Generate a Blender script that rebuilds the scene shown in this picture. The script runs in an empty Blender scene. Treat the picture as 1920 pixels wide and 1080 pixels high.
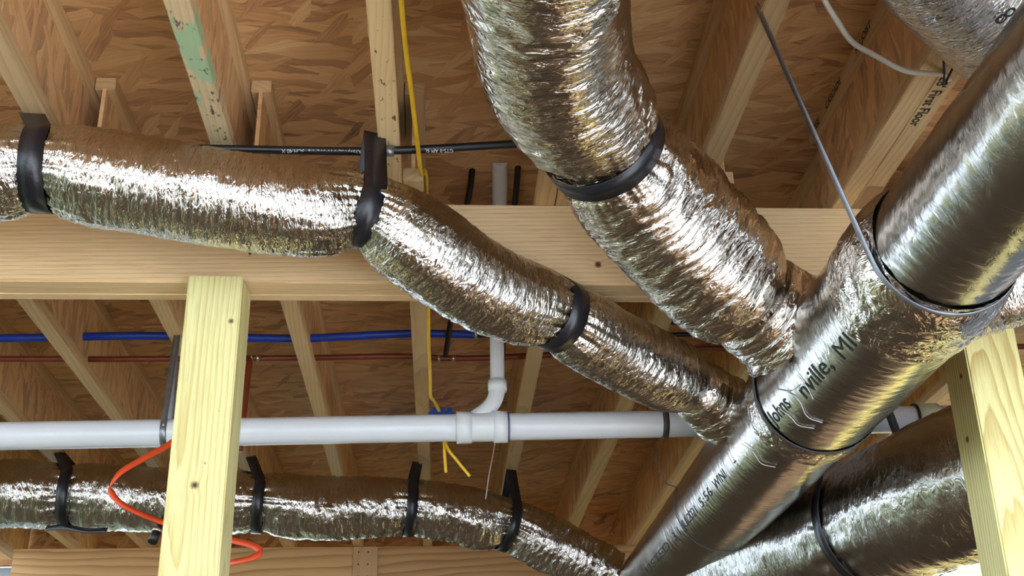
import bpy, bmesh, math
import numpy as np
from mathutils import Vector, Matrix

# ------------------------------------------------------------------ camera, sky, sun, exposure
ZC = 1.25                      # height of the camera above the ground; all "h" below are heights relative to the camera
scene = bpy.context.scene
COL = scene.collection

def look(pitch, yaw, roll):
    p, y, q = map(math.radians, (pitch, yaw, roll))
    f = Vector((math.sin(y)*math.cos(p), math.cos(y)*math.cos(p), math.sin(p)))
    r = Vector((math.cos(y), -math.sin(y), 0)); u = r.cross(f)
    r2 = r*math.cos(q) + u*math.sin(q); u2 = -r*math.sin(q) + u*math.cos(q)
    m = Matrix((r2, u2, -f)).transposed().to_4x4(); m.translation = Vector((0, 0, ZC))
    return m
cam_data = bpy.data.cameras.new('camera'); cam = bpy.data.objects.new('camera', cam_data); COL.objects.link(cam)
cam.matrix_world = look(24.50, 3.668, -1.192)
cam_data.sensor_width = 36.0; cam_data.lens = 2242.88/1920*36; cam_data.clip_start = 0.02
scene.camera = cam

world = bpy.data.worlds.new('daylight'); scene.world = world; world.use_nodes = True
wn = world.node_tree; bg = wn.nodes['Background']
bg.inputs[0].default_value = (0.72, 0.86, 1.0, 1); bg.inputs[1].default_value = 1.0        # bright overcast sky
sun_d = bpy.data.lights.new('sun', 'SUN'); sun_d.energy = 9.0; sun_d.angle = math.radians(1.0); sun_d.color = (1.0, 0.97, 0.93)
sun = bpy.data.objects.new('sun', sun_d); COL.objects.link(sun)
SUN_AZ, SUN_EL = math.radians(125), math.radians(47)          # azimuth clockwise from +Y
sun.rotation_euler = Vector((math.sin(SUN_AZ)*math.cos(SUN_EL), math.cos(SUN_AZ)*math.cos(SUN_EL), math.sin(SUN_EL))).to_track_quat('Z', 'Y').to_euler(); sun.location = (8, -6, 9)
scene.view_settings.view_transform = 'Standard'; scene.view_settings.look = 'None'
scene.view_settings.gamma = 1.0; scene.view_settings.use_curve_mapping = False
scene.view_settings.exposure = 1.95
scene.cycles.max_bounces = 5; scene.cycles.diffuse_bounces = 3; scene.cycles.glossy_bounces = 3; scene.cycles.use_adaptive_sampling = True; scene.cycles.adaptive_threshold = 0.08; scene.cycles.adaptive_min_samples = 16; scene.cycles.caustics_reflective = False
scene.cycles.use_denoising = True

# ------------------------------------------------------------------ small helpers
def lin(c):
    c = [min(255, v) for v in c[:3]]
    return tuple(((v/255)/12.92 if v/255 <= .04045 else ((v/255+.055)/1.055)**2.4) for v in c) + (1.0,)

def link_obj(name, mesh, mat=None, parent=None, smooth=False):
    o = bpy.data.objects.new(name, mesh); COL.objects.link(o)
    if mat is not None and len(mesh.materials) == 0: mesh.materials.append(mat)
    if parent is not None: o.parent = parent
    return o

def tag(o, label=None, cat=None, group=None, kind=None):
    if label: o['label'] = label
    if cat: o['category'] = cat
    if group: o['group'] = group
    if kind: o['kind'] = kind
    return o

def thing(name, loc, label, cat, group=None):
    e = bpy.data.objects.new(name, None); COL.objects.link(e); e.empty_display_size = 0.05
    e.location = (loc[0], loc[1], loc[2] + ZC)
    e['_origin'] = 1
    return tag(e, label, cat, group)

def adopt(child, root):                      # child mesh is in scene coordinates, keep it in place under root
    child.parent = root
    if root.type != 'EMPTY': return child       # a part already placed in scene coordinates
    loc = Vector(root.location); p = root.parent
    while p is not None: loc += p.location; p = p.parent
    child.matrix_parent_inverse = Matrix.Translation(-loc)
    return child

def mesh_from(verts, faces, name='m', smooth=False, uvs=None):
    me = bpy.data.meshes.new(name)
    v = np.asarray(verts, dtype=np.float32); f = np.asarray(faces, dtype=np.int32)
    k = f.shape[1]
    me.vertices.add(len(v)); me.vertices.foreach_set('co', v.ravel())
    me.loops.add(f.size); me.loops.foreach_set('vertex_index', f.ravel())
    me.polygons.add(len(f)); me.polygons.foreach_set('loop_start', np.arange(0, f.size, k, dtype=np.int32))
    me.polygons.foreach_set('loop_total', np.full(len(f), k, dtype=np.int32))
    if uvs is not None:
        lay = me.uv_layers.new(name='UVMap'); lay.data.foreach_set('uv', np.asarray(uvs, dtype=np.float32).ravel())
    me.update(calc_edges=True)
    if smooth: me.polygons.foreach_set('use_smooth', np.ones(len(f), dtype=bool))
    me.validate(); return me

def bm_mesh(bm, name='m', smooth=False):
    me = bpy.data.meshes.new(name); bm.normal_update(); bm.to_mesh(me); bm.free()
    if smooth:
        for p in me.polygons: p.use_smooth = True
    return me

def box_mesh(x0, x1, y0, y1, h0, h1, bevel=0.0, name='board'):
    bm = bmesh.new()
    bmesh.ops.create_cube(bm, size=1)
    for v in bm.verts:
        v.co = Vector(((x0+x1)/2 + v.co.x*(x1-x0), (y0+y1)/2 + v.co.y*(y1-y0), (h0+h1)/2 + v.co.z*(h1-h0)))
    if bevel > 0: bmesh.ops.bevel(bm, geom=list(bm.edges), offset=bevel, segments=2, affect='EDGES', clamp_overlap=True)
    return bm_mesh(bm, name)

def catmull(pts, n=24):
    P = np.array(pts, float); P = np.vstack([2*P[0]-P[1], P, 2*P[-1]-P[-2]])
    out = []
    for i in range(1, len(P)-2):
        p0, p1, p2, p3 = P[i-1], P[i], P[i+1], P[i+2]
        d = lambda a, b: max(np.linalg.norm((b-a)[:3])**.5, 1e-6)
        t0 = 0; t1 = t0+d(p0, p1); t2 = t1+d(p1, p2); t3 = t2+d(p2, p3)
        for t in np.linspace(t1, t2, n, endpoint=False):
            A1 = (t1-t)/(t1-t0)*p0+(t-t0)/(t1-t0)*p1; A2 = (t2-t)/(t2-t1)*p1+(t-t1)/(t2-t1)*p2; A3 = (t3-t)/(t3-t2)*p2+(t-t2)/(t3-t2)*p3
            B1 = (t2-t)/(t2-t0)*A1+(t-t0)/(t2-t0)*A2; B2 = (t3-t)/(t3-t1)*A2+(t-t1)/(t3-t1)*A3
            out.append((t2-t)/(t2-t1)*B1+(t-t1)/(t2-t1)*B2)
    out.append(P[-2]); return np.array(out)

def resample(P, ds):
    seg = np.linalg.norm(np.diff(P[:, :3], axis=0), axis=1); s = np.concatenate([[0], np.cumsum(seg)])
    n = max(3, int(s[-1]/ds)+1); q = np.linspace(0, s[-1], n)
    return q, np.stack([np.interp(q, s, P[:, k]) for k in range(P.shape[1])], 1)

def frames(C):
    T = np.gradient(C, axis=0); T /= np.linalg.norm(T, axis=1)[:, None]
    up = np.array([0, 0, 1.0]); S = np.cross(T, up); n = np.linalg.norm(S, axis=1)
    if n.min() < 0.15:                         # near vertical runs: use a sideways reference instead
        S = np.cross(T, np.array([0.3, 1, 0.0])); n = np.linalg.norm(S, axis=1)
    S /= n[:, None]; U = np.cross(S, T); return T, S, U

def tube_mesh(pts, rad, seg=14, ds=0.01, smooth_path=True, cap=True, name='tube'):
    """round tube along points given in (x, y, h)"""
    P = np.array(pts, float)
    if smooth_path and len(P) > 2: P = catmull(P, 10)
    if len(P) > 2: _, P = resample(P, ds)
    C = P[:, :3]; T, S, U = frames(C); n = len(C)
    th = np.linspace(0, 2*np.pi, seg, endpoint=False)
    N = np.cos(th)[None, :, None]*U[:, None, :] + np.sin(th)[None, :, None]*S[:, None, :]
    V = (C[:, None, :] + rad*N).reshape(-1, 3)
    i = np.arange(n-1)[:, None]*seg; j = np.arange(seg)[None, :]; j2 = (j+1) % seg
    F = np.stack([i+j, i+j2, i+seg+j2, i+seg+j], -1).reshape(-1, 4)
    me = mesh_from(V + [0, 0, ZC], F, name, True)
    if cap:
        bm = bmesh.new(); bm.from_mesh(me)
        be = [e for e in bm.edges if e.is_boundary]
        bmesh.ops.holes_fill(bm, edges=be, sides=0); bm.to_mesh(me); bm.free()
        for p in me.polygons: p.use_smooth = len(p.vertices) == 4
    return me

def ribbon_mesh(path, wdir, width, thick, name='strap', outward=None):
    """flat strip of real thickness: path (n,3) in (x,y,h), wdir (n,3) across"""
    C = np.array(path, float); n = len(C)
    W = np.array(wdir, float); W = np.broadcast_to(W, C.shape).copy()
    T = np.gradient(C, axis=0); T /= np.linalg.norm(T, axis=1)[:, None]
    W -= (W*T).sum(1)[:, None]*T; W /= np.linalg.norm(W, axis=1)[:, None]
    N = np.cross(T, W)
    q = [C - W*width/2 - N*thick/2, C + W*width/2 - N*thick/2, C + W*width/2 + N*thick/2, C - W*width/2 + N*thick/2]
    V = np.stack(q, 1).reshape(-1, 3)
    i = np.arange(n-1)[:, None]*4; j = np.arange(4)[None, :]; j2 = (j+1) % 4
    F = np.stack([i+j, i+j2, i+4+j2, i+4+j], -1).reshape(-1, 4)
    F = np.vstack([F, [[3, 2, 1, 0]], [[(n-1)*4+k for k in range(4)]]])
    me = mesh_from(V + [0, 0, ZC], F, name, False)
    return me

# numpy gradient noise
rng = np.random.default_rng(7)
_perm = rng.permutation(256); _perm = np.concatenate([_perm, _perm, _perm])
_g = rng.normal(size=(256, 3)); _g /= np.linalg.norm(_g, axis=1)[:, None]
def pnoise(x, y, z):
    xi = np.floor(x).astype(int); yi = np.floor(y).astype(int); zi = np.floor(z).astype(int)
    xf, yf, zf = x-xi, y-yi, z-zi; xi &= 255; yi &= 255; zi &= 255
    u, v, w = (t*t*t*(t*(t*6-15)+10) for t in (xf, yf, zf))
    def gr(a, b, c):
        g = _g[_perm[_perm[_perm[(xi+a) & 255]+((yi+b) & 255)]+((zi+c) & 255)]]
        return g[..., 0]*(xf-a)+g[..., 1]*(yf-b)+g[..., 2]*(zf-c)
    l = lambda a, b, t: a+(b-a)*t
    return 1.6*l(l(l(gr(0,0,0), gr(1,0,0), u), l(gr(0,1,0), gr(1,1,0), u), v), l(l(gr(0,0,1), gr(1,0,1), u), l(gr(0,1,1), gr(1,1,1), u), v), w)
def ridged(x, y, z): return 1-2*np.abs(pnoise(x, y, z))

# ------------------------------------------------------------------ materials
def new_mat(name):
    m = bpy.data.materials.new(name); m.use_nodes = True; nt = m.node_tree
    return m, nt, nt.nodes['Principled BSDF']
class NT:
    def __init__(s, nt): s.nt = nt
    def n(s, t, **kw):
        nd = s.nt.nodes.new(t)
        for k, v in kw.items(): setattr(nd, k, v)
        return nd
    def l(s, a, b): s.nt.links.new(a, b)
    def val(s, sock, v):
        if hasattr(v, 'is_output') or isinstance(v, bpy.types.NodeSocket): s.l(v, sock)
        else: sock.default_value = v
    def math(s, op, a, b=None, c=None, clamp=False):
        nd = s.n('ShaderNodeMath', operation=op); nd.use_clamp = clamp
        s.val(nd.inputs[0], a)
        if b is not None: s.val(nd.inputs[1], b)
        if c is not None: s.val(nd.inputs[2], c)
        return nd.outputs[0]
    def vmath(s, op, a, b=None):
        nd = s.n('ShaderNodeVectorMath', operation=op); s.val(nd.inputs[0], a)
        if b is not None: s.val(nd.inputs[1], b)
        return nd.outputs['Value'] if op in ('LENGTH', 'DISTANCE', 'DOT_PRODUCT') else nd.outputs['Vector']
    def mapping(s, vec, scale=(1, 1, 1), rot=(0, 0, 0), loc=(0, 0, 0)):
        nd = s.n('ShaderNodeMapping'); s.l(vec, nd.inputs['Vector'])
        nd.inputs['Scale'].default_value = scale; nd.inputs['Rotation'].default_value = rot; s.val(nd.inputs['Location'], loc)
        return nd.outputs[0]
    def noise(s, vec, scale=5, detail=3, rough=.5, dist=0.0, flat=False):
        nd = s.n('ShaderNodeTexNoise', noise_dimensions='2D' if flat else '3D'); s.l(vec, nd.inputs['Vector']); nd.inputs['Scale'].default_value = scale
        nd.inputs['Detail'].default_value = detail; nd.inputs['Roughness'].default_value = rough; nd.inputs['Distortion'].default_value = dist
        return nd.outputs['Fac']
    def voro(s, vec, scale=5, feature='F1', rnd=1.0):
        nd = s.n('ShaderNodeTexVoronoi', feature=feature, voronoi_dimensions='2D'); s.l(vec, nd.inputs['Vector']); nd.inputs['Scale'].default_value = scale
        nd.inputs['Randomness'].default_value = rnd; return nd
    def ramp(s, fac, stops, interp='LINEAR'):
        nd = s.n('ShaderNodeValToRGB'); nd.color_ramp.interpolation = interp
        el = nd.color_ramp.elements
        while len(el) < len(stops): el.new(0.5)
        for e, (p, c) in zip(el, stops): e.position = p; e.color = c if len(c) == 4 else tuple(c)+(1,)
        s.l(fac, nd.inputs[0]); return nd.outputs[0]
    def mix(s, fac, a, b, mode='MIX'):
        nd = s.n('ShaderNodeMix', data_type='RGBA', blend_type=mode)
        s.val(nd.inputs[0], fac); s.val(nd.inputs[6], a); s.val(nd.inputs[7], b); return nd.outputs[2]
    def bump(s, height, strength=.3, dist=.01, normal=None):
        nd = s.n('ShaderNodeBump'); s.l(height, nd.inputs['Height']); nd.inputs['Strength'].default_value = strength
        nd.inputs['Distance'].default_value = dist
        if normal is not None: s.l(normal, nd.inputs['Normal'])
        return nd.outputs[0]

def wood(name, light, dark, axis='Y', freq=95, contrast=.75, rough=.6, knots=(), tilt=.05, centre=(.11, -.07), stains=None, jitter=1.0, tilt2=0.0):
    """solid sawn timber: growth rings round a tilted log axis, so faces show straight and cathedral grain"""
    m, nt, bs = new_mat(name); N = NT(nt)
    tc = N.n('ShaderNodeTexCoord'); oi = N.n('ShaderNodeObjectInfo')
    rot = {'X': (0, math.radians(-90), 0), 'Y': (math.radians(90), 0, 0), 'Z': (0, 0, 0)}[axis]
    p = N.mapping(tc.outputs['Object'], rot=rot)
    off = N.vmath('MULTIPLY', N.vmath('SUBTRACT', oi.outputs['Random'], (.5, .5, .5)), (0.22*jitter, 0.30*jitter, 7.3))
    p = N.vmath('ADD', p, off)
    sp = N.n('ShaderNodeSeparateXYZ'); N.l(p, sp.inputs[0]); x, y, z = sp.outputs
    w1 = N.noise(N.mapping(p, scale=(3.0, 3.0, .75)), 1.0, 2, .5)
    w2 = N.noise(N.mapping(p, scale=(14, 14, 2.2)), 1.0, 2, .5)
    wob = N.math('ADD', N.math('MULTIPLY', N.math('SUBTRACT', w1, .5), .10), N.math('MULTIPLY', N.math('SUBTRACT', w2, .5), .020))
    px = N.math('ADD', N.math('ADD', x, centre[0]), N.math('ADD', wob, N.math('MULTIPLY', z, tilt)))
    py = N.math('ADD', N.math('ADD', N.math('ADD', y, centre[1]), N.math('MULTIPLY', z, tilt2)), wob)
    rad = N.math('SQRT', N.math('ADD', N.math('MULTIPLY', px, px), N.math('MULTIPLY', py, py)))
    kn = None
    for (kx, ky, kz, kr) in knots:
        d = N.vmath('DISTANCE', tc.outputs['Object'], (kx, ky, kz))
        g = N.math('POWER', 2.718, N.math('MULTIPLY', N.math('MULTIPLY', d, d), -1.0/(kr*1.5)**2))
        rad = N.math('ADD', rad, N.math('MULTIPLY', g, kr*.55))
        k1 = N.math('SUBTRACT', 1.0, N.math('DIVIDE', d, kr), clamp=True)
        kn = k1 if kn is None else N.math('MAXIMUM', kn, k1)
    fr = N.math('FRACT', N.math('MULTIPLY', rad, freq))
    ring = N.math('POWER', fr, 2.2)
    fall = N.math('SUBTRACT', 1.0, N.math('MULTIPLY', N.math('SUBTRACT', fr, .93), 14.0), clamp=True)
    ring = N.math('MULTIPLY', ring, fall)
    fib = N.noise(N.mapping(p, scale=(260, 260, 9)), 1.0, 3, .6)
    blotch = N.noise(N.mapping(p, scale=(9, 9, 1.6)), 1.0, 3, .55)
    fac = N.math('MULTIPLY', ring, contrast)
    fac = N.math('ADD', fac, N.math('MULTIPLY', N.math('SUBTRACT', fib, .5), .35))
    fac = N.math('ADD', fac, N.math('MULTIPLY', N.math('SUBTRACT', blotch, .5), .55), clamp=True)
    col = N.mix(fac, lin(light), lin(dark))
    var = N.math('ADD', N.math('MULTIPLY', oi.outputs['Random'], .22), .89)
    hv = N.n('ShaderNodeHueSaturation'); N.l(col, hv.inputs['Color']); N.l(var, hv.inputs['Value']); col = hv.outputs[0]
    if kn is not None:
        kf = N.math('MULTIPLY', N.math('ADD', kn, N.math('MULTIPLY', N.math('SUBTRACT', fib, .5), .5)), 1.7, clamp=True)
        col = N.mix(kf, col, lin((88, 52, 22)))
    if stains:
        for (c, sc, thr, seed, ylim) in stains:
            sn = N.noise(N.mapping(tc.outputs['Object'], scale=sc, loc=(seed, seed*.7, 0)), 1.0, 4, .65)
            sep = N.n('ShaderNodeSeparateXYZ'); N.l(tc.outputs['Object'], sep.inputs[0])
            lim = N.math('MULTIPLY', N.math('GREATER_THAN', sep.outputs[1], ylim[0]), N.math('LESS_THAN', sep.outputs[1], ylim[1]))
            f = N.math('MULTIPLY', N.math('MULTIPLY', N.math('SUBTRACT', sn, thr), 18.0, clamp=True), lim)
            col = N.mix(N.math('MULTIPLY', f, .85), col, lin(c))
    N.l(col, bs.inputs['Base Color']); bs.inputs['Roughness'].default_value = rough
    h = N.math('ADD', N.math('MULTIPLY', ring, -.4), fib)
    N.l(N.bump(h, .25, .002), bs.inputs['Normal'])
    return m

def osb(name, along='X', plane='XY', tone=1.0, scale=1.0, pale=0.0):
    """oriented strand board: overlapping long flakes in several directions"""
    m, nt, bs = new_mat(name); N = NT(nt)
    tc = N.n('ShaderNodeTexCoord'); oi = N.n('ShaderNodeObjectInfo')
    v = tc.outputs['Object']
    if plane == 'YZ': v = N.mapping(v, rot=(0, math.radians(90), 0))       # z,y -> texture plane
    if plane == 'XZ': v = N.mapping(v, rot=(math.radians(90), 0, 0))
    base_rot = 0 if along == 'X' else math.radians(90)
    v = N.vmath('ADD', v, N.vmath('MULTIPLY', oi.outputs['Random'], (3.1, 5.7, 0)))
    dist = N.n('ShaderNodeTexNoise', noise_dimensions='2D'); N.l(v, dist.inputs['Vector']); dist.inputs['Scale'].default_value = 9; dist.inputs['Detail'].default_value = 3
    vd = N.vmath('ADD', v, N.vmath('MULTIPLY', N.vmath('SUBTRACT', dist.outputs['Color'], (.5, .5, .5)), (.022, .022, .0)))
    tone_v = None; fibre = None; edge = None
    for k, (ang, ln, wd) in enumerate(((4, 5, 30), (-13, 6, 38), (20, 7, 26), (58, 8, 34))):
        rt = N.n('ShaderNodeVectorRotate', rotation_type='Z_AXIS'); N.l(vd, rt.inputs['Vector']); rt.inputs['Angle'].default_value = base_rot+math.radians(ang)
        mp = N.mapping(rt.outputs[0], scale=(ln*scale, wd*scale, 1), loc=(k*3.3, k*7.7, k))
        vo = N.voro(mp, 1.0)
        sc = N.n('ShaderNodeSeparateColor'); N.l(vo.outputs['Color'], sc.inputs[0])
        val = sc.outputs[0]
        fb = N.noise(N.mapping(mp, scale=(.8, 6, 1)), 1.0, 2, .6, 0, True)
        val = N.math('ADD', N.math('MULTIPLY', val, .50), N.math('MULTIPLY', fb, .55))
        hgt = sc.outputs[1]
        if tone_v is None: tone_v, edge = val, hgt
        else:
            th = (.52, .66, .84)[k-1]
            top = N.math('GREATER_THAN', sc.outputs[2], th)
            mx = N.n('ShaderNodeMix', data_type='FLOAT'); N.l(top, mx.inputs[0]); N.l(tone_v, mx.inputs[2]); N.l(val, mx.inputs[3]); tone_v = mx.outputs[0]
            mh = N.n('ShaderNodeMix', data_type='FLOAT'); N.l(top, mh.inputs[0]); N.l(edge, mh.inputs[2]); N.l(N.math('ADD', hgt, .5), mh.inputs[3]); edge = mh.outputs[0]
    big = N.noise(v, 2.3, 3, .6, 0, True)
    tone_v = N.math('ADD', tone_v, N.math('MULTIPLY', N.math('SUBTRACT', big, .5), .5))
    t = tone
    col = N.ramp(tone_v, [(.10, lin((84*t, 48*t, 22*t))), (.24, lin((150*t, 98*t, 52*t))), (.45, lin((188*t, 136*t, 82*t))), (.72, lin((208*t, 162*t, 106*t))), (1.0, lin((232*t, 194*t, 142*t)))])
    if pale: col = N.mix(pale, col, lin((226, 204, 172)))
    N.l(col, bs.inputs['Base Color']); bs.inputs['Roughness'].default_value = .55
    N.l(N.bump(N.math('ADD', N.math('MULTIPLY', edge, .6), tone_v), .5, .003), bs.inputs['Normal'])
    return m

def foil(name, rough=.22, su=70, sv=26, bump=.5, fine=.25, base=(208, 203, 198), scrim=0.0, ink=None):
    m, nt, bs = new_mat(name); N = NT(nt)
    tc = N.n('ShaderNodeTexCoord'); uv = tc.outputs['UV']
    bs.inputs['Metallic'].default_value = 1.0
    a = N.noise(N.mapping(uv, scale=(su, sv, 1)), 1.0, 3, .55, .6, True)
    c = N.voro(N.mapping(uv, scale=(su*1.3, sv*1.5, 1)), 1.0, 'DISTANCE_TO_EDGE').outputs['Distance']
    fi = N.noise(N.mapping(uv, scale=(420, 160, 1)), 1.0, 1, .5, 0, True)
    cr = N.math('POWER', N.math('MULTIPLY', c, 1.6, clamp=True), .6)
    h = N.math('ADD', N.math('MULTIPLY', N.math('ABSOLUTE', N.math('SUBTRACT', a, .5)), 2.2), N.math('MULTIPLY', cr, .35))
    nrm = N.bump(h, bump, .004)
    nrm = N.bump(fi, fine, .0012, nrm)
    if scrim:
        su_ = N.n('ShaderNodeSeparateXYZ'); N.l(uv, su_.inputs[0])
        g = None
        for s_ in (su_.outputs[0], su_.outputs[1]):
            w = N.math('ABSOLUTE', N.math('SUBTRACT', N.math('FRACT', N.math('MULTIPLY', s_, 95.0)), .5))
            w = N.math('GREATER_THAN', w, .42); g = w if g is None else N.math('MAXIMUM', g, w)
        nrm = N.bump(g, scrim, .0006, nrm)
    N.l(nrm, bs.inputs['Normal'])
    du = N.noise(N.mapping(uv, scale=(6, 6, 1)), 1.0, 3, .6, 0, True)
    N.l(N.math('ADD', N.math('MULTIPLY', du, .16), rough-.08), bs.inputs['Roughness'])
    col = N.mix(N.noise(N.mapping(uv, scale=(3, 5, 1)), 1.0, 2, .5, 0, True), lin(base), lin([b*.93 for b in base]))
    N.l(col, bs.inputs['Base Color'])
    return m

def plain(name, c, rough=.5, metal=0.0, noise=0.0, nscale=40, spec=.5, bumpy=0.0):
    m, nt, bs = new_mat(name); N = NT(nt)
    bs.inputs['Roughness'].default_value = rough; bs.inputs['Metallic'].default_value = metal
    tc = N.n('ShaderNodeTexCoord'); f = N.noise(tc.outputs['Object'], nscale, 3, .6)
    N.l(N.mix(f, lin([max(0, v*(1-noise)) for v in c]), lin([min(255, v*(1+noise)) for v in c])), bs.inputs['Base Color'])
    bs.inputs['Specular IOR Level'].default_value = spec
    if bumpy: N.l(N.bump(f, bumpy, .004), bs.inputs['Normal'])
    return m

M = {}
M['deck'] = osb('deck_strand_board', 'X', 'XY', 1.16, 1.0, .16)
M['web'] = osb('web_strand_board', 'X', 'YZ', 1.22, 1.25, .28)
M['sheathing'] = osb('sheathing_strand_board', 'X', 'XZ', 1.0)
M['flange'] = wood('flange_pine', (230, 194, 144), (188, 136, 82), 'Y', 70, .5)
M['flange_green'] = wood('flange_green_stained', (232, 205, 160), (196, 150, 95), 'Y', 70, .4,
    stains=[((170, 205, 160), (14, 5, 1), .50, 3.0, (1.95, 2.75)), ((28, 44, 70), (55, 18, 1), .59, 9.0, (1.4, 2.75)), ((36, 60, 44), (40, 30, 1), .60, 5.0, (2.2, 2.75))])
M['flange_black'] = wood('flange_ink_marked', (232, 198, 146), (196, 148, 90), 'Y', 70, .4,
    stains=[((22, 30, 26), (60, 26, 1), .60, 4.0, (1.4, 2.75))])
M['beam'] = wood('beam_pine', (242, 208, 158), (206, 154, 98), 'X', 120, .55, tilt=.02, centre=(.02, .12), knots=[(.41, 2.826, ZC+1.36, .012), (-.50, 2.826, ZC+1.385, .006)])
M['far_beam'] = wood('far_beam_pine', (230, 182, 124), (176, 114, 62), 'X', 60, .85, tilt=.03, centre=(.05, .1))
M['plate'] = wood('splice_plate_pine', (222, 178, 130), (190, 138, 90), 'Z', 80, .3)
M['post_a'] = wood('treated_post_left', (235, 224, 158), (200, 172, 92), 'Z', 75, .62, .55, tilt=.012, centre=(.545, -2.93), jitter=0, tilt2=.022,
    knots=[(-.622+.045, 2.785, ZC+.757, .013), (-.525, 2.785, ZC+1.175, .010), (-.535, 2.785, ZC+.94, .005), (-.558, 2.785, ZC+.81, .006)])
M['post_b'] = wood('treated_post_right', (238, 228, 160), (190, 156, 78), 'Z', 85, .85, .55, tilt=.01, centre=(-1.41, -2.98), jitter=0, tilt2=.07,
    knots=[(1.337, 2.86, ZC+.89, .012), (1.337, 2.83, ZC+1.05, .010)])
M['foil_fine'] = foil('foil_fine_crinkle', .13, 85, 26, .6, .15)
M['foil_big'] = foil('foil_loose_crumple', .15, 85, 20, .6, .2, (214, 206, 198))
M['foil_trunk'] = foil('foil_trunk_wrap', .20, 34, 18, .16, .10, (190, 186, 180), .10)
M['foil_tape'] = foil('foil_tape_crumple', .16, 30, 30, .6, .12, (212, 204, 196))
M['foil_scrim'] = foil('foil_scrim_wrap', .22, 60, 20, .42, .12, (190, 186, 182), .25)
M['black_strap'] = plain('black_duct_strap', (26, 26, 32), .32, 0, .2, 120, .6, .15)
M['steel_strap'] = plain('galvanised_strap', (150, 152, 160), .38, .85, .12, 60)
M['dark_strap'] = plain('grey_plastic_strap', (70, 66, 64), .45, 0, .15, 60)
M['pvc'] = plain('white_pvc', (236, 238, 242), .28, 0, .02, 8)
M['pvc_fit'] = plain('white_pvc_fitting', (240, 242, 244), .25, 0, .02, 8)
M['pvc_beige'] = plain('beige_pvc_coupling', (226, 222, 190), .3, 0, .03, 8)
M['purple'] = plain('purple_primer', (92, 96, 130), .5, 0, .2, 60)
M['blue'] = plain('blue_pex', (22, 64, 176), .35, 0, .08, 30)
M['red'] = plain('rust_red_pex', (126, 52, 22), .4, 0, .12, 30)
M['black_pex'] = plain('black_pipe', (18, 18, 22), .4, 0, .2, 30)
M['yellow'] = plain('yellow_cable', (240, 190, 40), .45, 0, .06, 30)
M['orange'] = plain('orange_cord', (238, 84, 40), .45, 0, .06, 30)
M['white_cable'] = plain('white_cable', (226, 214, 196), .45, 0, .04, 30)
M['box_blue'] = plain('blue_junction_box', (30, 66, 150), .4, 0, .08, 30)
M['brass'] = plain('crimp_ring_metal', (190, 178, 160), .3, .9, .08, 60)
M['ink'] = plain('black_ink', (16, 16, 18), .6, 0, .1, 60)
M['white_ink'] = plain('white_ink', (210, 212, 216), .6, 0, .05, 60)
M['fibre'] = plain('glass_fibre', (226, 224, 218), .4, 0, .05, 60)
M['concrete'] = plain('grey_concrete', (168, 176, 186), .85, 0, .14, 12, .3, .2)
M['soil'] = plain('brown_soil', (88, 72, 54), .95, 0, .3, 5, .2, .5)
M['grass'] = plain('green_grass', (52, 58, 40), .9, 0, .35, 7, .2, .5)
M['stripe_yellow'] = plain('yellow_for_reflection', (168, 152, 78), .9, 0, .25, 9, .2, .5)  # colour made up for the yellow stripe reflected in the trunk
M['leaf'] = plain('tree_leaves', (66, 88, 40), .8, 0, .4, 6, .2, .5)

# ------------------------------------------------------------------ the setting: ground, deck, unseen slabs and walls added for the light
JB, DK = 1.536, 1.838                         # underside of joists, underside of deck
tag(link_obj('floor', box_mesh(-2.9, 3.2, -2.8, 7.7, -.12, 0.0), M['soil']), kind='structure')
tag(link_obj('bounce_slab_back', box_mesh(-6, 14, -38, -2.8, -.12, -.02), M['concrete']), kind='structure')  # unseen pale slab added to bounce sunlight onto ducts and ceiling
tag(link_obj('stripe_reflector', box_mesh(3.41, 4.0, 6.2, 14.0, -.12, -.04), M['stripe_yellow']), kind='structure')  # unseen strip added so the trunk foil reflects a yellow stripe
tag(link_obj('bounce_slab_inner', box_mesh(.6, 3.2, -2.8, 1.3, -.05, 0.02), M['concrete']), kind='structure')  # unseen slab added under the deck to bounce sun up to the ceiling
tag(link_obj('ground', box_mesh(-22, 22, -40, 22, -.30, -.125), M['grass']), kind='structure')
tag(link_obj('ceiling', box_mesh(-2.9, 3.2, -2.6, 7.46, ZC+DK, ZC+DK+.10), M['deck']), kind='structure')
tag(link_obj('wall_front_light_block', box_mesh(-.6, 2.4, 7.48, 7.70, 0.0, ZC+JB-.24), M['soil']), kind='structure')  # unseen bank added to block light and keep the rear dark
tag(link_obj('wall_right_light_block', box_mesh(3.2, 3.4, 1.3, 6.0, -.12, ZC+DK+.1), M['concrete']), kind='structure')  # unseen wall added to darken the right rear and limit the sun
tag(link_obj('trim_1', box_mesh(-3.1, 3.2, 7.46, 7.50, ZC+JB, ZC+DK+.1), M['sheathing']), kind='structure')


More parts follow.
